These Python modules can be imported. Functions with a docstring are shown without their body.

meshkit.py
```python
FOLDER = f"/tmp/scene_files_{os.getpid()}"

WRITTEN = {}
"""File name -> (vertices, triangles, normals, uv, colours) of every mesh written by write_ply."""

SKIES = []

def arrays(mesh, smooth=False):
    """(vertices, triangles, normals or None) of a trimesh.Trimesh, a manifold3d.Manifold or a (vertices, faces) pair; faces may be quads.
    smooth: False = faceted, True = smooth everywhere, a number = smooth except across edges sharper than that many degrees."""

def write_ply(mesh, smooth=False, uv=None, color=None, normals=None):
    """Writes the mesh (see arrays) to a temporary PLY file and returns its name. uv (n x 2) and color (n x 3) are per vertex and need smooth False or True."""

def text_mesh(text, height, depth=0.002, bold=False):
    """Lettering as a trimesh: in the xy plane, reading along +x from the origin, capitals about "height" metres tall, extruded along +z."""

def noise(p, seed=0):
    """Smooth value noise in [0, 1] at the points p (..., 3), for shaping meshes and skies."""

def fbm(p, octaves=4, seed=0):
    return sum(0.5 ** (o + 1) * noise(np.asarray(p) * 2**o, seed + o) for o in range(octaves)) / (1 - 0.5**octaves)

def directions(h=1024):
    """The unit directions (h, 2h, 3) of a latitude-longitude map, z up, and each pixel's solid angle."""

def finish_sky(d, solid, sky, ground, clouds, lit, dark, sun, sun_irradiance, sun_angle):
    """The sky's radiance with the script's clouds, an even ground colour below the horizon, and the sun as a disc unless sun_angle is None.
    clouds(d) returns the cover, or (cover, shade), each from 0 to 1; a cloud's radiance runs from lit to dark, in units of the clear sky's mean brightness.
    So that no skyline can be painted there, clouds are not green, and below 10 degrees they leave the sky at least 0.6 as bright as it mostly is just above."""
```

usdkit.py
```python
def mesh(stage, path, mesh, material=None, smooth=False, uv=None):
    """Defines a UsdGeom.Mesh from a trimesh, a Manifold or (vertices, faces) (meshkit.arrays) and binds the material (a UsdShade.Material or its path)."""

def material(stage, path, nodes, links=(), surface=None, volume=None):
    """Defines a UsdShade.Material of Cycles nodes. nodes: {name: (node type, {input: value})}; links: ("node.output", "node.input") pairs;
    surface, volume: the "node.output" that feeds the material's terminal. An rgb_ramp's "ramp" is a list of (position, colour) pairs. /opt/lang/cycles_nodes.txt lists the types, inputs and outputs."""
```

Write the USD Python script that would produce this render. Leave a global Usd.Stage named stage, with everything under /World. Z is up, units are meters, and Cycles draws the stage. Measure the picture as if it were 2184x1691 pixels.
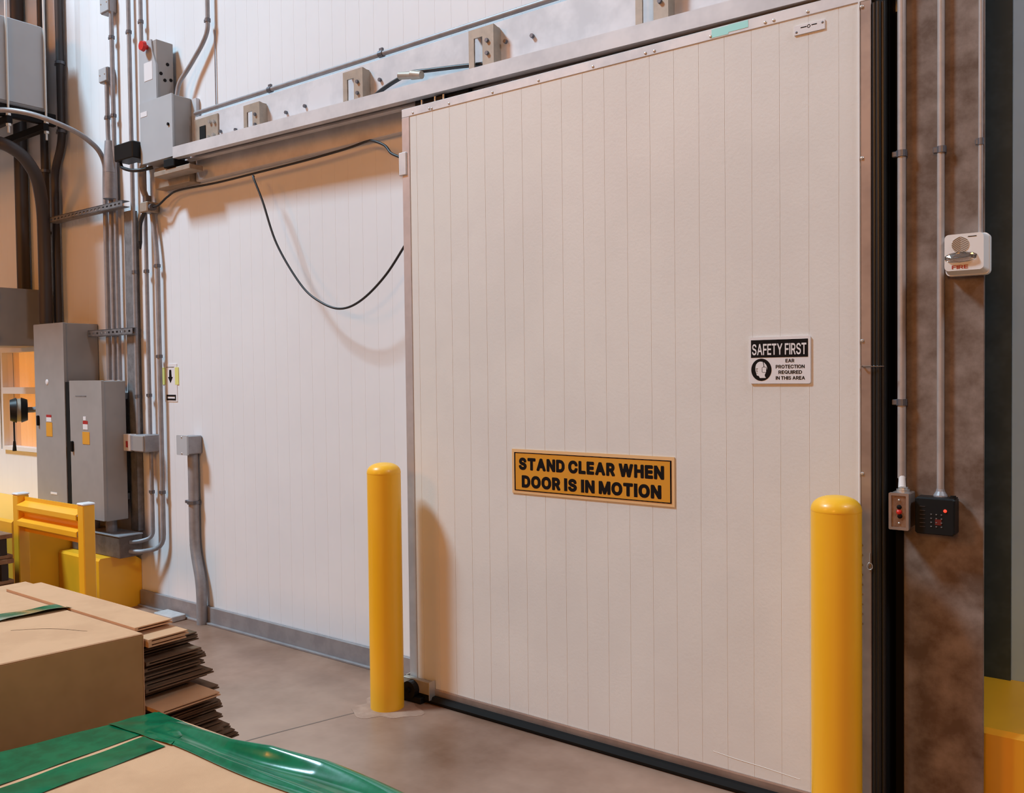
import math, random
import numpy as np, trimesh, manifold3d
import shapely
from shapely.geometry import Polygon, Point, box as sbox
from shapely import affinity
from pxr import Usd, UsdGeom, UsdLux, UsdShade, Gf, Sdf
import usdkit, meshkit

random.seed(4)
rng = np.random.default_rng(4)
stage = Usd.Stage.CreateInMemory()
UsdGeom.SetStageUpAxis(stage, UsdGeom.Tokens.z)
UsdGeom.SetStageMetersPerUnit(stage, 1.0)
world = UsdGeom.Xform.Define(stage, '/World')
stage.SetDefaultPrim(world.GetPrim())

# ------------------------------------------------------------------ camera
# metres; the insulated wall is the plane y = 3.14, the eye stands 1.5 m above the floor
cam = UsdGeom.Camera.Define(stage, '/World/camera')
cam.CreateProjectionAttr('perspective')
cam.CreateHorizontalApertureAttr(36.0)
cam.CreateVerticalApertureAttr(36.0 * 1691 / 2184)
cam.CreateFocalLengthAttr(36.0 * 1880 / 2184)
cam.CreateClippingRangeAttr(Gf.Vec2f(0.05, 200))
cam.CreateExposureAttr(0.0)
right, up, back = (0.798, 0.602, -0.012), (-0.006, 0.029, 1.0), (0.602, -0.798, 0.027)
def ortho(r, u):
    r = np.array(r) / np.linalg.norm(r); u = np.array(u) - r * (r @ np.array(u)); u /= np.linalg.norm(u)
    return r, u, np.cross(r, u)
R_, U_, B_ = ortho(right, up)
cam.AddTransformOp().Set(Gf.Matrix4d(*R_, 0, *U_, 0, *B_, 0, 0, 0, 1.5, 1))

# ------------------------------------------------------------------ lights: high-bay lamps under the warehouse roof, plus an added cool fill
def lamp(name, pos, aim, w, h, color, power):
    l = UsdLux.RectLight.Define(stage, '/World/' + name)
    l.CreateWidthAttr(w); l.CreateHeightAttr(h)
    l.CreateColorAttr(Gf.Vec3f(*color)); l.CreateIntensityAttr(power / (w * h))
    m = Gf.Matrix4d().SetLookAt(Gf.Vec3d(*pos), Gf.Vec3d(*aim), Gf.Vec3d(0, 0, 1)).GetInverse()
    l.AddTransformOp().Set(m)
lamp('key_lamp_light', (-8.3, -2.6, 11.6), (-7.6, 3.1, 1.7), 2.0, 1.7, (0.57, 0.84, 1.03), 610)
lamp('warm_lamp_light', (-10.0, -10.5, 7.5), (-8.5, 3.0, 1.2), 3.0, 3.0, (1.0, 0.32, 0.05), 128)
lamp('warm_lamp_light_001', (1.0, -13.0, 5.5), (-2.0, 3.0, 1.2), 3.0, 3.0, (1.0, 0.42, 0.08), 155)
lamp('cool_fill_light', (2.6, 2.2, 5.4), (-0.4, 3.5, 1.0), 0.8, 0.8, (0.80, 0.92, 1.05), 26)  # added fill with no visible source, brightens the set-back wall and curb

# ------------------------------------------------------------------ materials
looks = {}
def mat(name, c, rough=0.5, metal=0.0, c2=None, scale=6.0, ramp=(0.4, 0.62), detail=4.0, bump=0.0, bscale=60.0,
        coat=0.0, spec=0.5, stretch=None, rough2=None, emit=None, distort=0.0, stains=None):
    if name in looks: return looks[name]
    nodes = {'p': ('principled_bsdf', {'base_color': c, 'roughness': rough, 'metallic': metal, 'coat_weight': coat,
                                       'coat_roughness': 0.08, 'specular_ior_level': spec})}
    links = []
    if c2 is not None or bump or rough2 is not None or stains:
        nodes['g'] = ('geometry', {})
        src = 'g.position'
        if stretch:
            nodes['m'] = ('mapping', {'scale': stretch}); links.append(('g.position', 'm.vector')); src = 'm.vector'
    if c2 is not None or rough2 is not None:
        nodes['n'] = ('noise_texture', {'scale': scale, 'detail': detail, 'roughness': 0.6, 'distortion': distort})
        links.append((src, 'n.vector'))
    if c2 is not None:
        nodes['r'] = ('rgb_ramp', {'ramp': [(ramp[0], c), (ramp[1], c2)]})
        links += [('n.fac', 'r.fac')]
        out = 'r.color'
        if stains:                                # (colour, noise scale, threshold): small dirt marks with a shape of their own
            nodes['sn'] = ('noise_texture', {'scale': stains[1], 'detail': 3.0, 'roughness': 0.55})
            nodes['sr'] = ('rgb_ramp', {'ramp': [(stains[2], (0, 0, 0)), (stains[2] + 0.05, (1, 1, 1))]})
            nodes['sm'] = ('mix', {'mix_type': 'mix', 'color2': stains[0]})
            links += [('g.position', 'sn.vector'), ('sn.fac', 'sr.fac'), ('sr.color', 'sm.fac'), ('r.color', 'sm.color1')]
            out = 'sm.color'
        links += [(out, 'p.base_color')]
    if rough2 is not None:
        nodes['mr'] = ('map_range', {'from_min': 0.3, 'from_max': 0.7, 'to_min': rough, 'to_max': rough2})
        links += [('n.fac', 'mr.value'), ('mr.result', 'p.roughness')]
    if bump:
        nodes['bn'] = ('noise_texture', {'scale': bscale, 'detail': 3.0})
        nodes['b'] = ('bump', {'strength': 1.0, 'distance': bump})
        links += [(src, 'bn.vector'), ('bn.fac', 'b.height'), ('b.normal', 'p.normal')]
    if emit:
        nodes['p'][1]['emission_color'] = emit[0]; nodes['p'][1]['emission_strength'] = emit[1]
    looks[name] = usdkit.material(stage, '/World/Looks/' + name, nodes, links, surface='p.BSDF')
    return looks[name]

M_wall = mat('wall_steel', (0.80, 0.80, 0.82), 0.42, c2=(0.77, 0.77, 0.79), scale=1.3)
M_door = mat('door_skin', (0.77, 0.74, 0.70), 0.40, c2=(0.73, 0.70, 0.665), scale=2.2, bump=0.0004, bscale=90)
M_galv = mat('galvanized', (0.70, 0.685, 0.70), 0.48, 0.15, c2=(0.58, 0.565, 0.58), scale=5, rough2=0.6)
M_trim = mat('aluminium_trim', (0.74, 0.73, 0.74), 0.42, 0.2, c2=(0.62, 0.60, 0.61), scale=7, rough2=0.55)
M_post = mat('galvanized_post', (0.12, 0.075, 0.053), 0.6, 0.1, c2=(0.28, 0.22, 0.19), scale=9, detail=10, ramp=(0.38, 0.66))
M_pipel = mat('post_conduit_steel', (0.46, 0.40, 0.375), 0.42, 0.2, c2=(0.40, 0.35, 0.33), scale=20)
M_edge = mat('brown_metal_edge', (0.42, 0.34, 0.30), 0.42, 0.6, c2=(0.31, 0.24, 0.21), scale=5, rough2=0.5)  # the brown holds the dark reflections on the right door edging
M_edgel = mat('left_metal_edge', (0.66, 0.63, 0.64), 0.42, 0.55, c2=(0.56, 0.53, 0.54), scale=5)
M_flash = mat('shaded_flashing', (0.030, 0.050, 0.060), 0.55, 0.1, c2=(0.06, 0.09, 0.105), scale=9, detail=6, ramp=(0.45, 0.75))  # shade behind the post is put into this dark teal
M_pipe = mat('conduit_steel', (0.34, 0.32, 0.33), 0.45, 0.15, c2=(0.29, 0.275, 0.285), scale=20)
M_pipedark = mat('dark_conduit', (0.06, 0.05, 0.05), 0.5, 0.2)  # shade under the transformer is put into this conduit colour
M_clamp = mat('clamp_steel', (0.16, 0.16, 0.18), 0.45, 0.6)
M_strut = mat('strut_steel', (0.16, 0.155, 0.16), 0.55, 0.2, c2=(0.22, 0.215, 0.22), scale=18)
M_grey = mat('grey_enamel', (0.35, 0.32, 0.305), 0.42, c2=(0.32, 0.295, 0.28), scale=5)
M_greyl = mat('light_grey_enamel', (0.47, 0.48, 0.50), 0.40, c2=(0.45, 0.46, 0.48), scale=5)
M_black = mat('black_rubber', (0.012, 0.012, 0.012), 0.32)
M_blackmat = mat('black_matte', (0.008, 0.008, 0.008), 0.7, spec=0.2)
M_blackpl = mat('black_plastic', (0.009, 0.008, 0.008), 0.45, spec=0.25)
M_cable = mat('black_cable', (0.018, 0.018, 0.020), 0.45)
M_yellow = mat('safety_yellow', (0.95, 0.47, 0.018), 0.40, c2=(0.90, 0.43, 0.016), scale=2.5, coat=0.12)
M_bollard = mat('bollard_yellow', (0.99, 0.495, 0.016), 0.38, c2=(0.96, 0.47, 0.015), scale=2.0, coat=0.15,
                stains=((0.12, 0.06, 0.02), 11.0, 0.735))
M_orange = mat('sign_orange', (0.70, 0.30, 0.022), 0.5)
M_amber = mat('sign_margin', (0.80, 0.50, 0.24), 0.5)
M_white = mat('white_plastic', (0.80, 0.77, 0.75), 0.40)
M_signw = mat('sign_white', (0.78, 0.75, 0.76), 0.45)
M_ink = mat('black_ink', (0.007, 0.005, 0.005), 0.6, spec=0.15)
M_red = mat('red_plastic', (0.60, 0.02, 0.015), 0.35)
M_redink = mat('red_ink', (0.42, 0.02, 0.02), 0.5)
M_redled = mat('red_led', (0.5, 0.02, 0.01), 0.4, emit=((1.0, 0.06, 0.03), 1.2))
M_chrome = mat('chrome', (0.85, 0.85, 0.85), 0.12, 1.0)
M_bolt = mat('zinc_bolt', (0.62, 0.60, 0.58), 0.30, 0.7)
M_tan = mat('tan_steel', (0.42, 0.34, 0.27), 0.5, 0.3, c2=(0.36, 0.30, 0.24), scale=20)
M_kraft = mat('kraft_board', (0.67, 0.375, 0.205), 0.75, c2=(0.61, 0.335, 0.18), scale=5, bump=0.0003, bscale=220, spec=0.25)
M_kraftd = mat('kraft_face_shaded', (0.42, 0.235, 0.10), 0.8, c2=(0.37, 0.205, 0.085), scale=5, spec=0.2)  # kraft copy with the shade of the right-facing side in its colour
M_kraftf = mat('kraft_flat_shaded', (0.17, 0.095, 0.055), 0.85, c2=(0.12, 0.065, 0.035), scale=8, spec=0.2)  # kraft copy darkened for the shaded ends and gaps of the stack
M_tape = mat('green_tape', (0.004, 0.165, 0.068), 0.18, c2=(0.003, 0.115, 0.047), scale=14, coat=0.45, bump=0.00025, bscale=25)
M_floor = mat('concrete_floor', (0.185, 0.090, 0.055), 0.28, c2=(0.46, 0.275, 0.195), scale=0.8, detail=9, ramp=(0.36, 0.64),
              rough2=0.42, bump=0.0003, bscale=30)
M_patch = mat('patch_concrete', (0.46, 0.285, 0.205), 0.45, c2=(0.37, 0.215, 0.15), scale=14)
M_joint = mat('joint_dirt', (0.20, 0.13, 0.10), 0.8)
M_base = mat('cove_base', (0.25, 0.22, 0.22), 0.5, c2=(0.30, 0.265, 0.26), scale=12)
M_pad = mat('pad_concrete', (0.52, 0.49, 0.48), 0.6, c2=(0.46, 0.43, 0.42), scale=25)
M_room = mat('room_wall', (0.30, 0.25, 0.21), 0.8)
M_roof = mat('roof_deck', (0.25, 0.23, 0.21), 0.8)
M_rwall = mat('recess_wall', (0.42, 0.62, 0.84), 0.6, c2=(0.39, 0.58, 0.80), scale=4)
M_rod = mat('white_rod', (0.75, 0.76, 0.75), 0.4, 0.2)
M_cyan = mat('glint_cyan', (0.40, 0.85, 0.82), 0.35)  # tint of the painted glare on the top edging
M_glow = mat('amber_curtain', (0.55, 0.24, 0.04), 0.35, emit=((1.0, 0.36, 0.05), 0.28))
M_glow2 = mat('amber_light', (0.6, 0.28, 0.06), 0.5, emit=((1.0, 0.40, 0.07), 0.55))
M_stick = mat('sticker_orange', (0.72, 0.33, 0.03), 0.5)
M_yband = mat('label_yellow', (0.72, 0.70, 0.22), 0.5)
M_pallet = mat('pallet_board', (0.30, 0.16, 0.08), 0.7, c2=(0.22, 0.11, 0.05), scale=12)
M_brass = mat('brushed_box_plate', (0.40, 0.27, 0.20), 0.35, 0.7, c2=(0.27, 0.16, 0.11), scale=35)
M_pane = usdkit.material(stage, '/World/Looks/window_pane', {'p': ('principled_bsdf', {'base_color': (0.9, 0.9, 0.9), 'roughness': 0.05, 'alpha': 0.12})}, [], surface='p.BSDF')
M_lens = usdkit.material(stage, '/World/Looks/strobe_lens', {'p': ('principled_bsdf', {'base_color': (0.95, 0.95, 0.95), 'roughness': 0.04, 'transmission_weight': 1.0, 'ior': 1.45})}, [], surface='p.BSDF')

# ------------------------------------------------------------------ naming and scene helpers
taken = {}
def path_for(parent, name):
    base = '/World' if parent is None else str(parent.GetPath())
    k = taken.get((base, name), 0); taken[(base, name)] = k + 1
    return f'{base}/{name}' if k == 0 else f'{base}/{name}_{k:03d}'
offset = {}
def info(prim, label=None, cat=None, group=None, kind=None):
    for k, v in (('label', label), ('category', cat), ('group', group), ('kind', kind)):
        if v: prim.SetCustomDataByKey(k, v)
    return prim
def thing(name, label=None, cat=None, loc=(0, 0, 0), group=None, kind=None):
    p = path_for(None, name)
    x = UsdGeom.Xform.Define(stage, p); x.AddTranslateOp().Set(Gf.Vec3d(*loc))
    offset[p] = np.array(loc, float)
    return info(x.GetPrim(), label, cat, group, kind)
def V(m):
    v, f, _ = meshkit.arrays(m)
    return v, f
def obj(name, mesh, material, parent=None, smooth=False, label=None, cat=None, group=None, kind=None):
    if isinstance(mesh, list):
        vs, fs, n = [], [], 0
        for a in mesh:
            v, f = V(a); vs.append(v); fs.append(f + n); n += len(v)
        mesh = (np.vstack(vs), np.vstack(fs))
    v, f = V(mesh)
    p = path_for(parent, name)
    if parent is None:                                    # a thing of one mesh: its origin stands at its base
        base = np.array([(v[:, 0].min() + v[:, 0].max()) / 2, (v[:, 1].min() + v[:, 1].max()) / 2, v[:, 2].min()])
        v = v - base
    else:
        top = '/'.join(str(parent.GetPath()).split('/')[:3]); v = v - offset[top]
    g = usdkit.mesh(stage, p, (v, f), material, smooth=smooth)
    if parent is None:
        UsdGeom.Xformable(g).AddTranslateOp().Set(Gf.Vec3d(*base))
    return info(g.GetPrim(), label, cat, group, kind)

def bx(x0, x1, y0, y1, z0, z1, b=0.0):
    x0, x1 = min(x0, x1), max(x0, x1); y0, y1 = min(y0, y1), max(y0, y1); z0, z1 = min(z0, z1), max(z0, z1)
    if b <= 0:
        m = trimesh.creation.box([x1 - x0, y1 - y0, z1 - z0]); m.apply_translation([(x0 + x1) / 2, (y0 + y1) / 2, (z0 + z1) / 2]); return m
    b = min(b, (x1 - x0) * .45, (y1 - y0) * .45, (z1 - z0) * .45)
    pts = []
    for sx in (0, 1):
        for sy in (0, 1):
            for sz in (0, 1):
                for k in range(3):
                    d = [b, b, b]; d[k] = 0
                    pts.append([x1 - d[0] if sx else x0 + d[0], y1 - d[1] if sy else y0 + d[1], z1 - d[2] if sz else z0 + d[2]])
    return trimesh.convex.convex_hull(np.array(pts))
def cyl(p0, p1, r, n=16, r1=None):
    p0, p1 = np.array(p0, float), np.array(p1, float); r1 = r if r1 is None else r1
    d = p1 - p0; d /= np.linalg.norm(d)
    a = np.cross(d, [0, 0, 1] if abs(d[2]) < .9 else [1, 0, 0]); a /= np.linalg.norm(a); b = np.cross(d, a)
    t = np.arange(n) * 2 * np.pi / n
    ring = np.cos(t)[:, None] * a + np.sin(t)[:, None] * b
    v = np.vstack([p0 + r * ring, p1 + r1 * ring, [p0], [p1]])
    f = []
    for i in range(n):
        j = (i + 1) % n
        f += [[i, j, n + j], [i, n + j, n + i], [2 * n, j, i], [2 * n + 1, n + i, n + j]]
    return v, np.array(f)
def spline(pts, n=8):
    p = np.array(pts, float); p = np.vstack([2 * p[0] - p[1], p, 2 * p[-1] - p[-2]]); out = []
    for i in range(1, len(p) - 2):
        for t in np.linspace(0, 1, n, endpoint=False):
            a, b, c, d = p[i - 1], p[i], p[i + 1], p[i + 2]
            out.append(.5 * (2 * b + (c - a) * t + (2 * a - 5 * b + 4 * c - d) * t * t + (3 * b - a - 3 * c + d) * t ** 3))
    out.append(p[-2]); return np.array(out)
def bends(pts, r=0.08, n=6):
    """A polyline whose corners are rounded with radius r."""
    p = [np.array(q, float) for q in pts]; out = [p[0]]
    for i in range(1, len(p) - 1):
        a, b = p[i - 1] - p[i], p[i + 1] - p[i]; la, lb = np.linalg.norm(a), np.linalg.norm(b)
        d = min(r, la * .48, lb * .48); s, e = p[i] + a / la * d, p[i] + b / lb * d
        for t in np.linspace(0, 1, n): out.append((1 - t) ** 2 * s + 2 * t * (1 - t) * p[i] + t * t * e)
    out.append(p[-1]); return np.array(out)
def tube(pts, r, n=12):
    p = np.array(pts, float); T = np.gradient(p, axis=0); T /= np.linalg.norm(T, axis=1, keepdims=True)
    a = np.cross(T[0], [0, 0, 1] if abs(T[0][2]) < .9 else [1, 0, 0]); a /= np.linalg.norm(a)
    rr = np.broadcast_to(r, (len(p),)); ang = np.arange(n) * 2 * np.pi / n; v = []
    for i in range(len(p)):
        a = a - T[i] * (a @ T[i]); a /= np.linalg.norm(a); b = np.cross(T[i], a)
        v.append(p[i] + rr[i] * (np.cos(ang)[:, None] * a + np.sin(ang)[:, None] * b))
    m = len(p); v = np.vstack(v + [p[:1], p[-1:]]); f = []
    for i in range(m - 1):
        for j in range(n):
            k = (j + 1) % n; q = [i * n + j, i * n + k, (i + 1) * n + k, (i + 1) * n + j]
            f += [[q[0], q[1], q[2]], [q[0], q[2], q[3]]]
    for j in range(n):
        k = (j + 1) % n; f += [[m * n, k, j], [m * n + 1, (m - 1) * n + j, (m - 1) * n + k]]
    return v, np.array(f)
def extr(poly, a0, a1, axis):
    """A shapely polygon extruded along x (polygon in y,z), y (polygon in x,z) or z (polygon in x,y)."""
    out = []
    for g in getattr(poly, 'geoms', [poly]):
        m = trimesh.creation.extrude_polygon(g, a1 - a0, engine='earcut'); v = np.array(m.vertices); f = np.array(m.faces)
        if axis == 'x': v = np.stack([v[:, 2] + a0, v[:, 0], v[:, 1]], 1)
        elif axis == 'y': v = np.stack([v[:, 0], v[:, 2] + a0, v[:, 1]], 1); f = f[:, ::-1]
        else: v = v + [0, 0, a0]
        out.append((v, f))
    return out
def lathe(prof, cx, cy, n=40):
    t = np.arange(n) * 2 * np.pi / n; v, f = [], []
    for r, z in prof: v.append(np.stack([cx + r * np.cos(t), cy + r * np.sin(t), np.full(n, z)], 1))
    for i in range(len(prof) - 1):
        for j in range(n):
            k = (j + 1) % n; f += [[i * n + j, i * n + k, (i + 1) * n + k], [i * n + j, (i + 1) * n + k, (i + 1) * n + j]]
    return np.vstack(v), np.array(f)
def dome(c, r, h, axis='y', sign=-1, n=10):
    prof = [(1.0, 0), (0.92, .45), (0.7, .78), (0.38, .95), (0.0, 1.0)]
    t = np.arange(n) * 2 * np.pi / n; v, f = [], []
    for a, b in prof: v.append(np.stack([a * r * np.cos(t), np.full(n, sign * b * h), a * r * np.sin(t)], 1))
    for i in range(len(prof) - 1):
        for j in range(n):
            k = (j + 1) % n; f += [[i * n + j, i * n + k, (i + 1) * n + k], [i * n + j, (i + 1) * n + k, (i + 1) * n + j]]
    v = np.vstack(v)
    if axis == 'z': v = v[:, [0, 2, 1]]; f = [q[::-1] for q in f]
    if axis == 'x': v = v[:, [1, 0, 2]]; f = [q[::-1] for q in f]
    f = np.array(f)
    if sign > 0: f = f[:, ::-1]
    return v + np.array(c), f
def rrect(x0, x1, z0, z1, r): return sbox(x0 + r, z0 + r, x1 - r, z1 - r).buffer(r, quad_segs=5)
glyphs = {}
def glyph(ch, bold, fatten):
    """One capital's outline, one unit tall; the I is a plain stem."""
    if (ch, bold, fatten) not in glyphs:
        if ch == 'I':
            w = (0.20 if bold else 0.14) + 2 * fatten; g = sbox(0, 0, w, 1)
        else:
            m = meshkit.text_mesh(ch, 1.0, 0.1, bold); tri = np.array(m.vertices)[np.array(m.faces)]
            flat = tri[(np.ptp(tri[:, :, 2], axis=1) < 1e-9) & (tri[:, 0, 2] > 0.05)][:, :, :2]
            g = shapely.union_all([Polygon(t) for t in flat]).buffer(max(fatten, 1e-4), join_style='mitre').simplify(.006)
            g = shapely.union_all([Polygon(q.exterior, [r for r in q.interiors if Polygon(r).area > .002]) for q in getattr(g, 'geoms', [g])])
            x0, y0, x1, y1 = g.bounds
            g = affinity.scale(affinity.translate(g, -x0, -y0), 1.0, 1.0 / (y1 - y0), origin=(0, 0))
        glyphs[(ch, bold, fatten)] = g
    return glyphs[(ch, bold, fatten)]
def words(text, x0, x1, z0, h, yface, depth=0.0008, bold=True, fatten=0.0):
    """Lettering on a face that looks towards -y, stretched to run from x0 to x1, capitals h tall."""
    parts, at = [], 0.0
    for ch in text:
        if ch == ' ': at += 0.32; continue
        g = glyph(ch, bold, fatten); parts.append(affinity.translate(g, at, 0)); at += g.bounds[2] + 0.10
    sx = (x1 - x0) / (at - 0.10); out = []
    for g in parts:
        out += extr(affinity.translate(affinity.scale(g, sx, h, origin=(0, 0)), x0, z0), yface - depth, yface, 'y')
    return out

WY = 3.14          # the insulated wall's face
DY = 2.955         # the sliding door's face

# ------------------------------------------------------------------ the room shell
floor = thing('floor', 'worn grey-brown concrete floor with a faint sheen', kind='structure', loc=(-2, -1, 0))
obj('slab', bx(-16, 9, -16, 4.2, -0.2, 0), M_floor, floor)
ring = []
for k in range(48):
    a = 2 * math.pi * k / 48; r = 0.155 + 0.03 * math.sin(3 * a + 1) + 0.014 * math.sin(7 * a)
    ring.append((-2.835 + r * math.cos(a), 2.79 + r * 0.85 * math.sin(a)))
obj('footing_patch', extr(Polygon(ring), 0.0, 0.0012, 'z'), M_patch, floor, label='pale rough ring of patched concrete round the bollard foot')
cr = spline([(-2.90, 2.68, 0.001), (-2.935, 2.57, 0.001), (-2.965, 2.47, 0.001), (-3.006, 2.339, 0.001), (-3.05, 2.18, 0.001)], 6)
obj('floor_crack', extr(shapely.LineString(cr[:, :2]).buffer(0.004), 0.0, 0.0006, 'z'), M_joint, floor, label='thin dark crack in the concrete')

wb = thing('wall_back', 'white ribbed steel insulated wall behind the sliding door', kind='structure', loc=(-4, WY, 0))
PITCH = 0.1016
def strip(x0, x1, z0, z1, yf, yb, g=0.0005):
    """One rib of the sheet: a shallow board whose long edges are bevelled into a recessed joint."""
    return extr(Polygon([(x0, yb), (x0, yf + g), (x0 + g, yf), (x1 - g, yf), (x1, yf + g), (x1, yb)][::-1]), z0, z1, 'z')
W1X, W1XR, W1Z0, W1Z1 = -7.40, -6.80, 0.945, 1.735          # the lit window
obj('wall_panel', bx(-16, -9.2, WY, WY + 0.1, 0, 12.4), M_wall, wb)
x = -9.2
while x < -0.74:
    x1 = min(x + PITCH, -0.74)
    if x1 > W1X and x < W1XR:
        obj('wall_panel', strip(x, x1, W1Z1, 12.4, WY, WY + 0.1) + strip(x, x1, 0.0, W1Z0, WY, WY + 0.1), M_wall, wb)
    else:
        obj('wall_panel', strip(x, x1, 0.0, 12.4, WY, WY + 0.1), M_wall, wb)
    x += PITCH
obj('baseboard_back', [bx(-5.44, -0.76, 3.118, 3.139, 0.0, 0.104, 0.003), bx(-5.44, -0.76, 3.10, 3.118, 0.0, 0.012, 0.002)], M_base,
    kind='structure', label='grey cove base along the foot of the white wall')
obj('ceiling', bx(-16, 9, -16, 4.2, 12.4, 12.5), M_roof, kind='structure', label='high warehouse roof deck')
obj('wall_left', bx(-16, -15.9, -16, 3.2, 0, 12.4), M_room, kind='structure', label='far left warehouse wall')
obj('wall_front', bx(-16, 9, -16.1, -16, 0, 12.4), M_room, kind='structure', label='warehouse wall behind the viewer')
obj('wall_right', bx(8.9, 9, -16, 4.2, 0, 12.4), M_room, kind='structure', label='far right warehouse wall')
obj('wall_recess', bx(-0.74, 8.9, 3.60, 3.7, 0, 12.4), M_rwall, kind='structure', label='blue-grey wall set back at the right edge')
obj('trim_1', bx(-0.64, -0.472, 3.585, 3.60, 0.37, 12.3), M_flash, kind='structure', label='shade-dark galvanized flashing strip on the set-back wall beside the post')
obj('trim_2', [bx(-0.775, -0.703, 3.10, 3.58, 0.0, 12.3), bx(-0.775, -0.745, 3.03, 3.10, 0, 12.3)], M_blackmat, kind='structure',
    label='black door jamb in the gap between sliding door and galvanized post')

# the lit window
win = thing('window_1', 'small amber-lit window in the white wall at the left edge', kind='structure', loc=(-7.1, WY, W1Z0))
fr = sbox(W1X, W1Z0, W1XR, W1Z1).difference(sbox(W1X + .03, W1Z0 + .03, W1XR - .03, 1.385)).difference(sbox(W1X + .03, 1.435, W1XR - .03, W1Z1 - .03))
obj('window_frame', extr(fr, WY - 0.02, WY + 0.06, 'y'), M_white, win)
obj('pane', bx(W1X + .02, W1XR - .02, WY + .018, WY + .024, W1Z0 + .02, 1.40), M_pane, win)
obj('pane', bx(W1X + .02, W1XR - .02, WY + .018, WY + .024, 1.42, W1Z1 - .02), M_pane, win)
for k in range(6):
    a = W1X + 0.005 + k * 0.1
    obj('curtain_strip', extr(Polygon([(a, WY + .075), (a + .05, WY + .068), (a + .097, WY + .075), (a + .097, WY + .079), (a + .05, WY + .072), (a, WY + .079)]), W1Z0 + 0.002, W1Z1 - 0.002, 'z'),
        M_glow2 if k in (1, 2, 3) else M_glow, win)

# ------------------------------------------------------------------ the sliding cold-store door
door = thing('door_1', 'wide off-white insulated sliding door with vertical ribs and metal edging', kind='structure', loc=(-1.8, 3.0, 0))
DX0, DX1, DZ1 = -2.846, -0.784, 2.711
seams = [-0.885 - 0.0985 * k for k in range(-1, 21)]
xs = sorted([-2.82, -0.80] + [s for s in seams if -2.80 < s < -0.83])
for a, b in zip(xs[:-1], xs[1:]):
    obj('door_panel', strip(a, b, 0.064, 2.70, DY + 0.003, 3.06, 0.0009), M_door, door)
obj('edge_trim', bx(DX0, DX1, DY, 3.07, 2.672, DZ1, 0.002), M_trim, door, label='bright metal top edging')
obj('edge_trim', bx(DX0, DX0 + 0.048, DY - 0.0005, 3.07, 0.066, 2.672, 0.002), M_edgel, door)
obj('edge_trim', bx(-0.817, DX1, DY - 0.0005, 3.07, 0.03, 2.672, 0.002), M_edge, door, label='metal edging on the right, dark reflections painted brownish')
obj('corner_bead', cyl((-0.8205, DY - 0.001, 0.35), (-0.8205, DY - 0.001, 2.672), 0.003, 8), M_white, door)
obj('bottom_trim', extr(Polygon([(DY - 0.001, 0.066), (DY - 0.003, 0.060), (DY - 0.001, 0.03), (3.05, 0.03), (3.05, 0.066)]), DX0 + 0.05, -0.80, 'x'), M_edge, door)
obj('bottom_seal', extr(Polygon([(2.935, 0.001), (2.925, 0.018), (2.935, 0.034), (2.965, 0.036), (2.99, 0.028), (2.99, 0.001)]), -2.82, -0.80, 'x'), M_blackmat, door, label='black rubber sweep along the foot of the door')
for k, (yy, r) in enumerate(((2.958, 0.008), (2.956, 0.009), (2.962, 0.008))):
    xx = -0.7755 + 0.0125 * k
    obj('edge_seal', cyl((xx, yy + 0.004, 0.0), (xx, yy + 0.004, 2.66), r, 14), M_black, door, smooth=40, label='black rubber edge seal')
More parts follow.
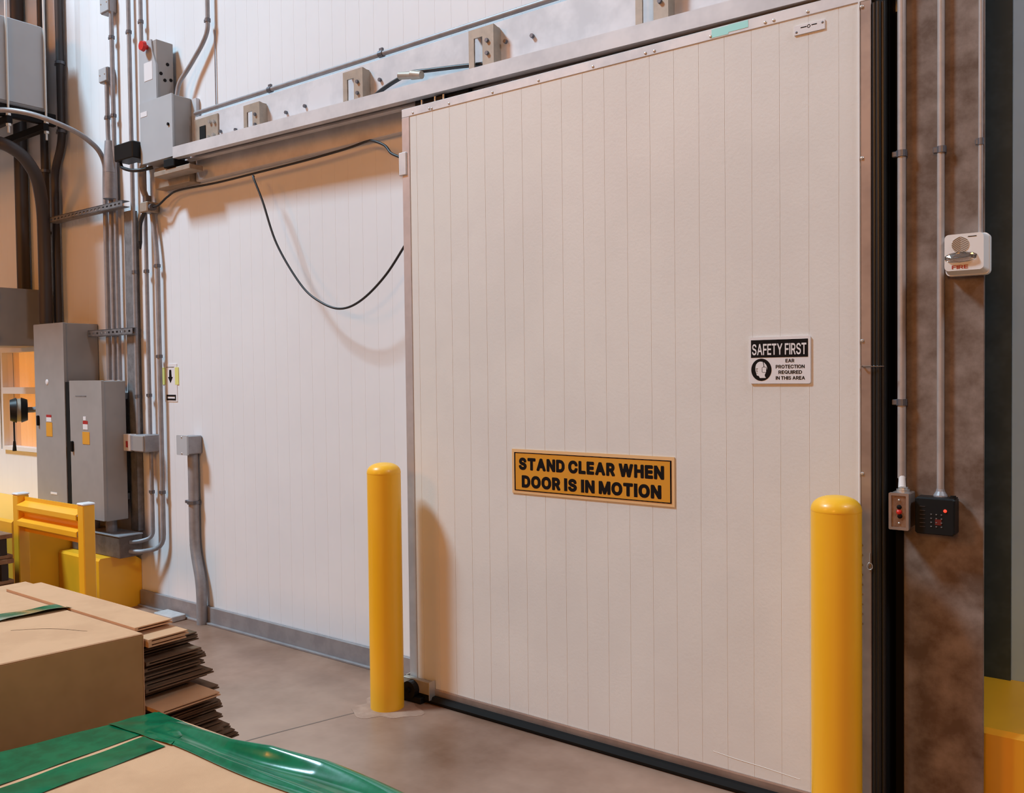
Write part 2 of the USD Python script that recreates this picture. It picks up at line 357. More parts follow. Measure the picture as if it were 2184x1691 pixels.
obj('seal_carrier', bx(-0.784, -0.742, 2.966, 3.06, 0.0, 2.68, 0.002), M_blackmat, door)
for xx, zz in ((-2.775, 2.684), (-2.675, 2.684), (-2.66, 2.682), (-2.558, 2.684), (-2.315, 2.684), (-2.077, 2.684), (-1.818, 2.684), (-1.589, 2.684), (-1.552, 2.684), (-1.329, 2.684), (-1.13, 2.684), (-1.10, 2.684), (-0.985, 2.684)):
    obj('screw', dome((xx, DY - .0002, zz), 0.0055, 0.003), M_bolt, door)
for zz in (2.655, 2.175, 1.59, 1.16):
    obj('screw', dome((-0.812, DY - .0006, zz), 0.006, 0.004), M_bolt, door)
for k in range(9):
    obj('rivet', dome((-0.815, DY - .0006, 0.93 - 0.032 * k), 0.0032, 0.003), M_bolt, door)
npl = obj('name_plate', bx(-1.030, -0.929, DY - 0.0015, DY + 0.004, 2.615, 2.645), M_signw, door, label='small white riveted plate in the top right corner')
obj('rivet', dome((-1.022, DY - .0014, 2.624), 0.004, 0.002), M_strut, npl)
obj('rivet', dome((-0.936, DY - .0014, 2.637), 0.004, 0.002), M_strut, npl)
obj('print_mark', [bx(-1.008, -0.988, DY - .0019, DY - .0014, 2.6345, 2.6375), bx(-0.972, -0.954, DY - .0019, DY - .0014, 2.6355, 2.6385)]
    + extr(Point(-0.981, 2.6355).buffer(0.0055).difference(Point(-0.981, 2.6355).buffer(0.0035)), DY - .0019, DY - .0014, 'y'), M_ink, npl)
obj('glint_patch', [bx(-1.325, -1.262, DY - 0.0008, DY + .001, 2.677, 2.707), bx(-1.262, -1.19, DY - 0.0008, DY + .001, 2.683, 2.708)], M_cyan, door, label='patch of pale cyan painted glare on the top edging')  # glare on the metal edging, painted as a flat patch
obj('cable_plate', bx(-2.862, -2.815, DY - 0.008, DY + 0.06, 2.41, 2.515, 0.003), M_trim, door, label='small metal plate on the left edging')
cb = obj('corner_bracket', [bx(-2.868, -2.69, 2.925, 2.950, 0.040, 0.100, 0.003), bx(-2.868, -2.86, 2.925, 3.05, 0.040, 0.100)], M_tan, door, label='worn metal bracket on the lower left corner')
obj('bracket_edge', bx(-2.692, -2.689, 2.915, 2.954, 0.022, 0.105), M_bolt, cb)
obj('guide_roller', [cyl((-2.80, 2.895, 0.055), (-2.80, 2.925, 0.055), 0.040, 20), cyl((-2.80, 2.885, 0.055), (-2.80, 2.895, 0.055), 0.012, 10),
                     bx(-2.85, -2.73, 2.90, 2.94, 0.0, 0.028, 0.003)], M_blackpl, door, label='black guide roller at the door foot')
for dx in (-2.73, -2.65, -2.60):
    obj('hanger_bolt', cyl((dx, 2.968, 2.705), (dx, 2.968, 2.735), 0.005, 8), M_bolt, door)
obj('hanger_trolley', [bx(-2.80, -2.48, 2.994, 3.026, 2.712, 2.752, 0.004), bx(-2.66, -2.60, 2.97, 3.04, 2.712, 2.735, .003)], M_blackpl, door, label='black hanger trolley in the track')
obj('gleam_bar', [cyl((-0.808, DY - 0.012, 1.507), (-0.742, DY - 0.012, 1.507), 0.0022, 8), cyl((-0.808, DY, 1.507), (-0.808, DY - 0.013, 1.507), 0.003, 8)], M_chrome, door, label='thin bright bar for the lamp gleam across the right edging')  # lamp gleam on the edging and seal, built as a chrome bar
ringp = [(-0.788 + 0.008 * math.cos(t), DY - 0.004, 0.862 + 0.011 * math.sin(t)) for t in np.linspace(0, 2 * math.pi, 20)]
obj('pull_ring', [tube(ringp, 0.0016, 6), cyl((-0.788, DY - .004, 0.873), (-0.788, DY - .004, 0.905), 0.0022, 6)], M_bolt, door)
obj('dent_line', tube(spline([(-1.336, DY + .0034, 0.118), (-1.25, DY + .0030, 0.112), (-1.15, DY + .0032, 0.108), (-1.02, DY + .0034, 0.100)], 5), 0.0014, 6), M_door, door)

# ------------------------------------------------------------------ the door track and what runs along it
track = thing('door_track', 'long galvanized track with standoff brackets above the sliding door', 'door track', loc=(-2.7, 3.05, 2.65))
obj('backing_plate', bx(-4.685, -0.72, 3.10, 3.139, 2.665, 3.044, 0.003), M_galv, track)
def tilt(parts):                                         # the rail falls slightly towards the right
    return [(np.array(v) + np.array([0, 0, 1]) * (0.0148 * (-1.74 - np.array(v)[:, :1])), f) for v, f in parts]
rail = Polygon([(2.950, 2.732), (2.990, 2.732), (2.990, 2.740), (2.956, 2.740), (2.956, 2.790), (3.064, 2.790), (3.064, 2.740), (3.030, 2.740), (3.030, 2.732), (3.070, 2.732), (3.070, 2.797), (2.950, 2.797)])
obj('rail', tilt(extr(rail, -4.685, -0.72, 'x')), M_galv, track)
obj('ledge_angle', tilt(extr(Polygon([(3.07, 2.775), (3.10, 2.775), (3.10, 2.782), (3.07, 2.782)]), -4.685, -0.72, 'x')), M_galv, track)
for bxx, bz in ((-4.140, 2.995), (-3.333, 3.005), (-2.517, 3.015), (-1.68, 3.02)):
    zl = 2.79 + 0.0148 * (-1.74 - bxx)
    pi = sbox(bxx, zl, bxx + 0.140, bz).difference(sbox(bxx + 0.030, zl - .01, bxx + 0.078, bz - 0.040))
    br = obj('bracket', extr(pi, 3.046, 3.054, 'y') + extr(Polygon([(3.054, zl + .015), (3.10, zl + .015), (3.10, bz - .01), (3.054, bz)]), bxx + 0.132, bxx + 0.140, 'x')
             + extr(Polygon([(3.054, bz - .008), (3.10, bz - .008), (3.10, bz), (3.054, bz)]), bxx, bxx + 0.132, 'x'), M_tan, track)
    for zz in (bz - .065, bz - .12):
        obj('bolt', cyl((bxx + 0.106, 3.046, zz), (bxx + 0.106, 3.036, zz), 0.009, 6), M_clamp, br)
for xx, zz in ((-3.835, 2.914), (-3.681, 2.919), (-3.122, 2.940), (-2.348, 2.945), (-2.205, 2.935), (-4.424, 2.916), (-4.28, 2.90), (-1.55, 2.95)):
    obj('bolt', cyl((xx, 3.10, zz), (xx, 3.086, zz), 0.009, 6), M_clamp, track)
ep = obj('end_plate', bx(-4.683, -4.445, 3.092, 3.10, 2.86, 3.025, 0.002), M_tan, track)
obj('slot', bx(-4.621, -4.564, 3.088, 3.092, 2.875, 2.975), M_blackmat, ep)
for xx, zz in ((-4.515, 2.985), (-4.53, 2.90), (-4.48, 2.905), (-4.475, 2.98)):
    obj('bolt', cyl((xx, 3.092, zz), (xx, 3.078, zz), 0.010, 6), M_bolt, ep)
obj('end_bracket', [bx(-5.06, -4.695, 3.06, 3.138, 2.66, 2.79, 0.004), bx(-4.92, -4.55, 2.97, 3.06, 2.70, 2.73, 0.003)], M_tan, track)
obj('end_stop', bx(-4.80, -4.69, 2.96, 3.06, 2.735, 2.785, 0.004), M_blackmat, track)

def pipe(name, pts, r, label, clamps=(), material=None, group=None, bend=0.09, couplings=(), n=14, caps=()):
    p = bends(pts, bend); base = min(pts, key=lambda q: q[2])
    t = thing(name, label, 'conduit', loc=base, group=group)
    obj('pipe', tube(p, r, n), material or M_pipe, t, smooth=50)
    for c in clamps:                                     # (point, axis): a one-hole strap with its ear
        q = np.array(c[0], float); ax = c[1] if len(c) > 1 else 'z'
        if ax == 'z':
            o = obj('clamp', [cyl(q - [0, 0, .010], q + [0, 0, .010], r * 1.28, 14), bx(q[0] - r * 2.3, q[0] - r * .4, q[1] - r * .5, q[1] + r * .6, q[2] - .009, q[2] + .009, .002)], M_clamp, t)
        else:
            o = obj('clamp', [cyl(q - [.014, 0, 0], q + [.014, 0, 0], r * 1.35, 14), bx(q[0] - .012, q[0] + .012, q[1] - r * .5, q[1] + r * .6, q[2] + r * .4, q[2] + r * 2.3, .002)], M_clamp, t)
    for q in couplings:
        q = np.array(q, float); obj('coupling', cyl(q - [0, 0, .025], q + [0, 0, .025], r * 1.22, 14), M_galv, t)
    return t

pipe('header_conduit', [(-4.685, 3.105, 3.068), (-0.72, 3.105, 3.068)], 0.0125, 'long thin conduit running level along the top of the door track',
     clamps=[((-3.98, 3.105, 3.068), 'x'), ((-3.12, 3.105, 3.068), 'x'), ((-1.9, 3.105, 3.068), 'x')])

# ------------------------------------------------------------------ pieces for boxes
def screws(parent, pts, y, r=0.006, m=None):
    for xx, zz in pts: obj('screw', dome((xx, y, zz), r, 0.004, n=8), m or M_bolt, parent)

cb = thing('control_box', 'light grey control box at the left end of the door track', 'control box', loc=(-4.9, 3.05, 2.805))
obj('body', bx(-5.075, -4.738, 2.992, 3.115, 2.805, 3.168, 0.003), M_grey, cb)
obj('cover', extr(rrect(-5.080, -4.733, 2.802, 3.171, 0.006), 2.982, 2.993, 'y'), M_greyl, cb)
obj('lock', cyl((-4.772, 2.982, 2.995), (-4.772, 2.975, 2.995), 0.009, 12), M_ink, cb)
obj('sticker', bx(-5.07, -5.00, 2.9805, 2.983, 3.085, 3.115), M_signw, cb)
obj('mounting_flange', bx(-4.745, -4.690, 3.115, 3.138, 2.81, 3.165), M_galv, cb)
es = thing('stop_switch_box', 'tall narrow grey box with a red knob above the control box', 'switch box', loc=(-5.0, 3.05, 3.175))
obj('body', bx(-5.092, -4.918, 3.004, 3.115, 3.175, 3.535, 0.003), M_grey, es)
obj('cover', extr(Polygon([(-5.097, 3.175), (-4.912, 3.175), (-4.912, 3.38), (-4.950, 3.47), (-4.960, 3.54), (-5.097, 3.54)][::1]), 2.994, 3.005, 'y'), M_greyl, es)
obj('knob', [cyl((-5.00, 2.994, 3.500), (-5.00, 2.970, 3.500), 0.014, 16), cyl((-5.00, 2.972, 3.500), (-5.00, 2.952, 3.500), 0.032, 20, 0.027)], M_red, es, label='red mushroom knob')
obj('sticker', bx(-5.04, -4.95, 2.9925, 2.995, 3.30, 3.41), M_signw, es)
for yy, zz in ((3.075, 3.40), (3.03, 3.335), (3.095, 3.31), (3.055, 3.30)):
    obj('knockout', cyl((-4.918, yy, zz), (-4.914, yy, zz), 0.010, 10), M_ink, es)
obj('limit_switch', [bx(-5.295, -5.085, 2.93, 3.03, 2.842, 2.945, 0.006), bx(-5.27, -5.12, 3.03, 3.13, 2.86, 2.93)], M_blackpl, label='black block beside the left face of the control box', cat='limit switch')
obj('cable_tail', tube(spline([(-5.29, 2.97, 2.835), (-5.25, 2.96, 2.805), (-5.15, 2.96, 2.775), (-5.08, 2.98, 2.770), (-5.03, 3.03, 2.788)], 8), 0.011, 8), M_cable, label='short black cable sagging under the black block', cat='cable', smooth=50)

# ------------------------------------------------------------------ cables
def cable(name, pts, r, label): obj(name, tube(spline(pts, 9), r, 8), M_cable, label=label, cat='cable', smooth=60)
cable('door_cable', [(-4.025, 3.02, 2.588), (-4.00, 3.0, 2.570), (-3.926, 3.0, 2.435), (-3.815, 3.0, 2.198), (-3.631, 3.0, 1.975), (-3.488, 3.0, 1.877), (-3.331, 3.0, 1.830), (-3.179, 3.0, 1.863), (-3.016, 3.01, 1.976), (-2.865, 3.03, 2.149), (-2.83, 3.08, 2.20)], 0.0058,
      'thin black cable drooping in a deep loop across the white wall')
cable('track_cable', [(-5.10, 3.07, 2.56), (-5.04, 3.07, 2.565), (-4.96, 3.085, 2.61), (-4.83, 3.08, 2.630), (-4.45, 3.08, 2.622), (-4.08, 3.08, 2.625), (-3.66, 3.08, 2.630), (-3.36, 3.08, 2.640), (-3.20, 3.07, 2.648), (-3.10, 3.02, 2.625), (-3.002, 3.0, 2.583), (-2.941, 2.98, 2.534), (-2.878, 2.97, 2.504)], 0.0065,
      'black cable strung along the underside of the door track')
cs = thing('sensor_cable', 'black cable with a tan connector lying on the track plate', 'cable', loc=(-2.8, 3.05, 2.87))
obj('cord', tube(spline([(-3.17, 3.075, 2.848), (-3.10, 3.07, 2.872), (-3.02, 3.065, 2.892), (-2.93, 3.06, 2.908)], 8), 0.010, 8), M_cable, cs, smooth=60)
obj('cord', tube(spline([(-2.87, 3.06, 2.915), (-2.75, 3.068, 2.902), (-2.60, 3.075, 2.886), (-2.52, 3.078, 2.876), (-2.41, 3.08, 2.862)], 8), 0.010, 8), M_cable, cs, smooth=60)
obj('connector', [cyl((-2.94, 3.045, 2.908), (-2.86, 3.045, 2.895), 0.018, 12), cyl((-2.86, 3.045, 2.895), (-2.80, 3.045, 2.883), 0.022, 12, 0.018)], M_tan, cs, smooth=40)
obj('wall_wire', tube(spline([(-4.517, 3.132, 3.53), (-4.517, 3.132, 3.30), (-4.517, 3.132, 3.085)], 6), 0.0035, 8), M_pipe, label='thin vertical wire on the wall right of the bent conduit', cat='wire', smooth=60)
pipe('flexible_conduit', [(-4.530, 3.10, 5.0), (-4.535, 3.10, 3.52), (-4.59, 3.10, 3.455), (-4.72, 3.09, 3.34), (-4.80, 3.07, 3.26), (-4.815, 3.065, 3.170)], 0.013,
     'grey conduit from above bending down into the control box', clamps=[((-4.534, 3.10, 3.58),)], bend=0.12)

# ------------------------------------------------------------------ signs
sg = thing('warning_sign', 'orange rectangular sign reading STAND CLEAR WHEN DOOR IS IN MOTION', 'sign', loc=(-1.857, DY, 0.99))
X0, X1, Z0, Z1 = -2.221, -1.4935, 1.0075, 1.168
obj('margin', bx(X0 - .013, X1 + .012, DY - 0.0012, DY + 0.002, Z0 - .012, Z1 + .013), M_amber, sg, label='pale orange margin')
obj('panel', bx(X0, X1, DY - 0.002, DY - 0.001, Z0, Z1), M_orange, sg)
obj('border', extr(sbox(X0, Z0, X1, Z1).difference(sbox(X0 + .0055, Z0 + .0035, X1 - .0055, Z1 - .0035)), DY - .0027, DY - .0018, 'y'), M_ink, sg)
obj('lettering', words('STAND CLEAR WHEN', X0 + 0.024, X1 - 0.030, 1.0950, 0.0515, DY - .0018, fatten=0.068), M_ink, sg)
obj('lettering', words('DOOR IS IN MOTION', X0 + 0.038, X1 - 0.042, 1.0215, 0.0515, DY - .0018, fatten=0.068), M_ink, sg)

sf = thing('safety_sign', 'white and black SAFETY FIRST ear protection sign', 'sign', loc=(-1.083, DY, 1.453))
SX0, SX1, SZ0, SZ1 = -1.1895, -0.978, 1.4525, 1.6130
yf = DY - 0.003
obj('plate', extr(rrect(SX0, SX1, SZ0, SZ1, 0.006), yf, DY + .002, 'y'), M_signw, sf)
obj('header', bx(SX0 + .0055, SX1 - .0080, yf - .0007, yf + .001, 1.5425, 1.6030), M_ink, sf)
obj('lettering', words('SAFETY FIRST', SX0 + .0095, SX1 - .013, 1.5510, 0.0385, yf - .0006, 0.0006), M_signw, sf)
tz = (1.5245, 1.5045, 1.4855, 1.4660)
for (tt, a, b), z in zip((('EAR', -1.0625, -1.0325), ('PROTECTION', -1.0965, -0.9975), ('REQUIRED', -1.0870, -1.0065), ('IN THIS AREA', -1.0965, -0.9965)), tz):
    obj('lettering', words(tt, a, b, z, 0.0118, yf + .0001, 0.0006, fatten=0.012), M_ink, sf)
ccx, ccz = -1.1475, 1.5005
disc = affinity.scale(Point(0, 0).buffer(0.0375, quad_segs=16), 0.96, 1.02); disc = affinity.translate(disc, ccx, ccz)
head = Polygon([(-.004, .0285), (.006, .0270), (.012, .0235), (.018, .016), (.021, .008), (.0205, .002), (.017, -.003), (.0165, -.010), (.013, -.016), (.0125, -.021), (.0165, -.0285), (-.005, -.0285), (-.0085, -.0215), (-.013, -.0205), (-.0155, -.0195), (-.0180, -.012), (-.0205, -.002), (-.0210, .008), (-.0185, .018), (-.012, .0255)])
head = affinity.translate(head.buffer(.001).buffer(-.001), ccx, ccz)
pic = obj('pictogram', extr(disc, yf - .0007, yf + .001, 'y'), M_ink, sf, label='black disc with a white head wearing ear muffs')
muff = affinity.translate(rrect(.004, .0175, -.0085, .0080, .002), ccx, ccz)
band = shapely.LineString([(ccx + .0065, ccz + .0275), (ccx + .009, ccz + .018), (ccx + .0105, ccz + .006)]).buffer(.0013)
obj('head', extr(head.difference(muff.buffer(.0016)).difference(band), yf - .0013, yf - .0006, 'y') + extr(muff, yf - .0013, yf - .0006, 'y'), M_signw, pic)
obj('eye', [bx(ccx - .0185, ccx - .012, yf - .0018, yf - .0012, ccz + .0035, ccz + .0045), bx(ccx - .0165, ccx - .0152, yf - .0018, yf - .0012, ccz - .006, ccz + .004), bx(ccx - .0165, ccx - .013, yf - .0018, yf - .0012, ccz - .0065, ccz - .0052), bx(ccx - .0165, ccx - .013, yf - .0018, yf - .0012, ccz - .0125, ccz - .0115)], M_ink, pic)

lb = thing('arrow_label', 'small white label with a black down arrow and yellow side bars on the white wall', 'label', loc=(-5.06, WY, 1.34))
yl = WY - 0.003
obj('plate', bx(-5.128, -4.990, yl, WY + .002, 1.345, 1.582), M_signw, lb)
obj('side_bar', bx(-5.150, -5.112, yl - .0008, WY + .002, 1.452, 1.56), M_yband, lb)
obj('side_bar', bx(-5.010, -4.972, yl - .0008, WY + .002, 1.452, 1.56), M_yband, lb)
obj('arrow', extr(Polygon([(-5.072, 1.545), (-5.050, 1.545), (-5.048, 1.500), (-5.035, 1.500), (-5.061, 1.462), (-5.087, 1.500), (-5.074, 1.500)]), yl - .001, yl + .001, 'y'), M_ink, lb)
obj('print_mark', bx(-5.105, -5.02, yl - .001, yl + .001, 1.560, 1.564), M_strut, lb)
obj('base_strip', extr(sbox(-5.108, 1.353, -5.005, 1.388).difference(sbox(-5.098, 1.364, -5.015, 1.377)), yl - .001, yl + .001, 'y'), M_ink, lb)

# ------------------------------------------------------------------ bollards
def bollard(cx, cy, label):
    t = thing('bollard', label, 'bollard', loc=(cx, cy, 0), group='yellow bollards in front of the door')
    R = 0.0755
    prof = [(0.0, 0.0), (R, 0.0), (R, 1.0560)]
    obj('sleeve', lathe(prof, cx, cy), M_bollard, t, smooth=40)
    cap = [(R, 1.0560), (R + .0008, 1.0585), (R + .0003, 1.0625)] + [(R * math.cos(a) ** .8, 1.0625 + 0.0425 * math.sin(a)) for a in np.linspace(0.08, math.pi / 2 - .02, 9)] + [(0.0, 1.105)]
    obj('cap', lathe(cap, cx, cy), M_bollard, t, smooth=60)
bollard(-2.84, 2.80, 'yellow bollard standing at the lower left corner of the door')
bollard(-0.849, 2.80, 'yellow bollard standing before the right edge of the door')

# ------------------------------------------------------------------ the right-hand post and what hangs on it
post = thing('steel_post', 'tall galvanized steel post right of the sliding door', 'post', loc=(-0.58, 3.02, 0))
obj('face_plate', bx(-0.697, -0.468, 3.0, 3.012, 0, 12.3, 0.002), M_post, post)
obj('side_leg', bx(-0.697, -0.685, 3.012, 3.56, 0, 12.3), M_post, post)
PY = 3.0
pipe('post_conduit', [(-0.699, PY - .0170, 1.150), (-0.699, PY - .0170, 5)], 0.0125, 'conduit running up the left edge of the galvanized post', material=M_pipel,
     clamps=[((-0.699, PY - .0170, 2.177),), ((-0.699, PY - .0170, 1.392),)], group='conduits on the galvanized post')
pipe('post_conduit', [(-0.586, PY - .0145, 1.115), (-0.586, PY - .0145, 5)], 0.0105, 'conduit down the middle of the galvanized post into the black keypad', material=M_pipel,
     clamps=[((-0.584, PY - .0145, 2.172),)], group='conduits on the galvanized post')
pipe('post_conduit', [(-0.477, PY - .0100, 1.90), (-0.477, PY - .0100, 5)], 0.0065, 'thin conduit on the right edge of the post above the fire alarm', material=M_pipel,
     clamps=[((-0.477, PY - .0100, 2.180),)], group='conduits on the galvanized post')
sw = thing('switch_box', 'small metal switch box with a red button at the foot of the left post conduit', 'switch box', loc=(-0.69, 2.95, 0.998))
obj('body', bx(-0.718, -0.662, 2.915, 2.999, 0.999, 1.110, 0.003), M_edge, sw)
obj('plate', extr(rrect(-0.7185, -0.6595, 0.997, 1.112, 0.004).difference(rrect(-0.7105, -0.6675, 1.005, 1.104, 0.002)), 2.900, 2.916, 'y'), M_edge, sw)
obj('face', bx(-0.711, -0.667, 2.904, 2.914, 1.004, 1.105), M_brass, sw)
obj('button', dome((-0.688, 2.904, 1.053), 0.0085, 0.010, n=14), M_red, sw)
obj('selector', dome((-0.688, 2.904, 1.068), 0.0075, 0.006, n=14), M_ink, sw)
obj('selector', dome((-0.686, 2.904, 1.040), 0.0075, 0.006, n=14), M_ink, sw)
screws(sw, [(-0.688, 1.090), (-0.688, 1.018)], 2.904, 0.004)
obj('connector', [cyl((-0.690, 2.962, 1.110), (-0.690, 2.962, 1.118), 0.020, 16), cyl((-0.690, 2.962, 1.118), (-0.690, 2.962, 1.124), 0.015, 16)], M_bolt, sw)
obj('fitting', cyl((-0.695, 2.970, 1.122), (-0.698, 2.981, 1.158), 0.0115, 16, 0.0100), M_white, sw, label='white sleeve fitting')
kp = thing('keypad', 'black keypad box with red lights mounted on the post right of the metal switch box', 'keypad', loc=(-0.592, 2.96, 0.986))
obj('body', bx(-0.650, -0.536, 2.934, 2.997, 0.986, 1.100, 0.006), M_blackpl, kp)
obj('face', extr(rrect(-0.646, -0.540, 0.990, 1.096, 0.005), 2.928, 2.935, 'y'), M_blackmat, kp)
for i in range(3):
    for j in range(4):
        obj('key', bx(-0.603 + .0145 * i, -0.599 + .0145 * i, 2.9262, 2.929, 1.049 - .0125 * j, 1.052 - .0125 * j), M_strut, kp)
for j in range(6):
    obj('slot', bx(-0.634, -0.618, 2.9268, 2.929, 1.072 - .0125 * j, 1.0735 - .0125 * j), M_pipedark, kp)
obj('light', dome((-0.562, 2.928, 1.063), 0.0052, 0.004, n=12), M_redled, kp, label='glowing red light')
obj('display', bx(-0.590, -0.572, 2.9272, 2.929, 1.018, 1.036), mat('dark_red_display', (0.12, 0.004, 0.004), 0.5), kp)
obj('gland', lathe([(0.0205, 1.098), (0.020, 1.104), (0.013, 1.116), (0.0110, 1.124)], -0.586, 2.9840, 16), M_pipe, kp)
obj('ear', [cyl((-0.547, 2.97, 1.098), (-0.547, 2.97, 1.106), 0.008, 10), bx(-0.556, -0.536, 2.96, 2.98, 1.099, 1.102)], M_blackpl, kp)

fa = thing('fire_alarm', 'white square fire alarm strobe with red lettering on the post', 'fire alarm', loc=(-0.506, 2.96, 1.775))
FX0, FX1, FZ0, FZ1 = -0.569, -0.451, 1.785, 1.903
back_ = np.array(rrect(FX0 + .002, FX1 + .001, FZ0 - .004, FZ1 - .002, .014).exterior.coords)[:-1]
front = np.array(rrect(FX0 + .004, FX1 - .008, FZ0 + .006, FZ1 - .003, .012).exterior.coords)[:-1]
def loft(a, ya, b, yb):
    v = np.vstack([np.stack([a[:, 0], np.full(len(a), ya), a[:, 1]], 1), np.stack([b[:, 0], np.full(len(b), yb), b[:, 1]], 1)])
    return trimesh.convex.convex_hull(v)
obj('back_plate', extr(rrect(FX0, FX1 + .002, FZ0 - .006, FZ1, .014), 2.968, 2.999, 'y'), M_white, fa)
obj('housing', loft(back_, 2.970, front, 2.930), M_white, fa, smooth=30)
gr = Point(-0.5215, 1.868).buffer(0.0235, quad_segs=14)
obj('speaker_grille', extr(gr, 2.9288, 2.931, 'y'), mat('grille_beige', (0.62, 0.54, 0.46), 0.6), fa)
grille = []
for k in range(9):
    zc = 1.842 + 0.0055 * k
    ch = shapely.LineString([(-0.552, zc - .012), (-0.5215, zc + .006), (-0.491, zc - .012)]).buffer(0.0008).intersection(gr)
    if not ch.is_empty: grille += extr(ch, 2.9280, 2.9289, 'y')
obj('grille_slots', grille, mat('grille_dark', (0.16, 0.11, 0.08), 0.7), fa)
refl = Polygon([(-0.563, 1.835), (-0.552, 1.842), (-0.522, 1.846), (-0.489, 1.842), (-0.478, 1.836), (-0.480, 1.826), (-0.495, 1.819), (-0.522, 1.8165), (-0.553, 1.8185), (-0.563, 1.825)])
obj('reflector', [trimesh.convex.convex_hull(np.vstack([[(a, 2.930, b) for a, b in refl.exterior.coords], [(-0.545, 2.922, 1.829), (-0.500, 2.922, 1.829)]])),
                  cyl((-0.548, 2.919, 1.824), (-0.498, 2.919, 1.827), 0.003, 10)], M_chrome, fa)
obj('lens', trimesh.convex.convex_hull(np.vstack([[(a, 2.929, b) for a, b in refl.buffer(.0015).exterior.coords], [(a, 2.917, b) for a, b in affinity.scale(refl, .86, .62).exterior.coords]])), M_lens, fa)
obj('lettering', words('FIRE', -0.5445, -0.5005, 1.7965, 0.0105, 2.9302, 0.001), M_redink, fa)
obj('print_mark', [bx(-0.501, -0.478, 2.9293, 2.931, 1.8895, 1.8915)], M_ink, fa)

obj('yellow_curb', extr(Polygon([(3.063, 0), (3.063, 0.355), (3.078, 0.37), (3.599, 0.37), (3.599, 0)]), -0.63, 3.0, 'x'), M_yellow, label='yellow painted curb at the foot of the set-back wall right of the post', cat='curb')

# ------------------------------------------------------------------ left: plinths, cabinets
obj('yellow_curb', extr(Polygon([(2.850, 0), (2.850, 0.335), (2.862, 0.350), (3.070, 0.350), (3.138, 0.30), (3.138, 0)]), -5.97, -5.45, 'x'), M_yellow, label='yellow painted concrete plinth under the right-hand electrical cabinet', cat='curb')
obj('yellow_curb', extr(Polygon([(2.56, 0), (2.56, 0.575), (2.575, 0.59), (3.138, 0.59), (3.138, 0)]), -9.1, -5.975, 'x'), M_yellow, label='tall yellow plinth at the left edge behind the guard rail', cat='curb')

c1 = thing('electrical_cabinet', 'tall grey electrical cabinet on the left, beside the amber window', 'electrical cabinet', loc=(-6.14, 3.0, 0.59))
obj('body', bx(-6.335, -5.930, 2.912, 3.137, 0.592, 1.870, 0.004), M_grey, c1)
obj('cabinet_door', extr(rrect(-6.340, -5.925, 0.60, 1.873, 0.006), 2.895, 2.913, 'y'), M_grey, c1)
obj('handle', [bx(-6.305, -6.285, 2.880, 2.896, 1.175, 1.245, 0.004)], M_ink, c1)
obj('badge', dome((-6.165, 2.895, 1.475), 0.020, 0.005), M_signw, c1)
obj('sticker', [bx(-6.185, -6.115, 2.893, 2.896, 1.205, 1.235)], M_signw, c1)
obj('sticker', [bx(-6.185, -6.115, 2.893, 2.896, 1.235, 1.252)], M_redink, c1)
obj('sticker', [bx(-6.190, -6.105, 2.893, 2.896, 1.105, 1.200)], M_stick, c1)
obj('sticker', [bx(-6.15, -6.06, 2.893, 2.896, 0.71, 0.725)], M_signw, c1)
c2 = thing('electrical_cabinet', 'shorter grey electrical cabinet on the right, above the yellow plinth', 'electrical cabinet', loc=(-5.65, 3.0, 0.58))
obj('body', bx(-5.855, -5.455, 2.912, 3.06, 0.580, 1.480, 0.004), M_grey, c2)
obj('cabinet_door', extr(rrect(-5.860, -5.450, 0.585, 1.484, 0.006), 2.895, 2.913, 'y'), M_grey, c2)
obj('handle', [bx(-5.838, -5.818, 2.880, 2.896, 1.015, 1.085, 0.004)], M_ink, c2)
obj('sticker', [bx(-5.690, -5.63, 2.893, 2.896, 1.165, 1.20)], M_signw, c2)
obj('sticker', [bx(-5.690, -5.63, 2.893, 2.896, 1.20, 1.222)], M_redink, c2)
obj('sticker', [bx(-5.685, -5.65, 2.893, 2.896, 1.225, 1.25)], M_signw, c2)
obj('sticker', [bx(-5.700, -5.61, 2.893, 2.896, 1.07, 1.15)], M_stick, c2)
obj('print_mark', bx(-5.78, -5.64, 2.894, 2.896, 1.378, 1.386), M_strut, c2)
for zz in (0.70, 1.36):
    obj('standoff', bx(-5.80, -5.50, 3.06, 3.137, zz, zz + 0.04), M_strut, c2)
obj('gap_shade', bx(-5.922, -5.864, 2.90, 3.137, 0.592, 1.475), M_blackmat, label='black strip standing in for the shade between the two grey electrical cabinets', cat='channel')  # black strip stands for the deep shade between the cabinets
tr = thing('wireway', 'grey wireway trough on the yellow plinth below the right cabinet', 'wireway', loc=(-5.64, 3.0, 0.35))
obj('body', bx(-5.945, -5.340, 2.93, 3.085, 0.352, 0.487, 0.003), mat('wireway_brown', (0.16, 0.11, 0.085), 0.55, 0.1, c2=(0.12, 0.08, 0.06), scale=20), tr)
obj('lid', bx(-5.945, -5.335, 2.925, 3.088, 0.487, 0.496, 0.002), M_pipe, tr)
for xx in (-5.56, -5.78): obj('nipple', cyl((xx, 3.0, 0.49), (xx, 3.0, 0.58), 0.035, 16), M_pipe, tr)
gb = thing('disconnect_box', 'grey disconnect box high on the wall above the amber window', 'electrical box', loc=(-6.8, 3.0, 1.73))
obj('body', bx(-7.05, -6.66, 2.80, 3.137, 1.735, 2.15, 0.004), M_grey, gb)
obj('cover', extr(rrect(-7.06, -6.655, 1.73, 2.155, 0.006), 2.786, 2.80, 'y'), M_tan, gb)
obj('hinge', [cyl((-6.652, 2.794, z), (-6.652, 2.794, z + 0.05), 0.008, 8) for z in (1.76, 1.98, 2.07)], M_ink, gb)
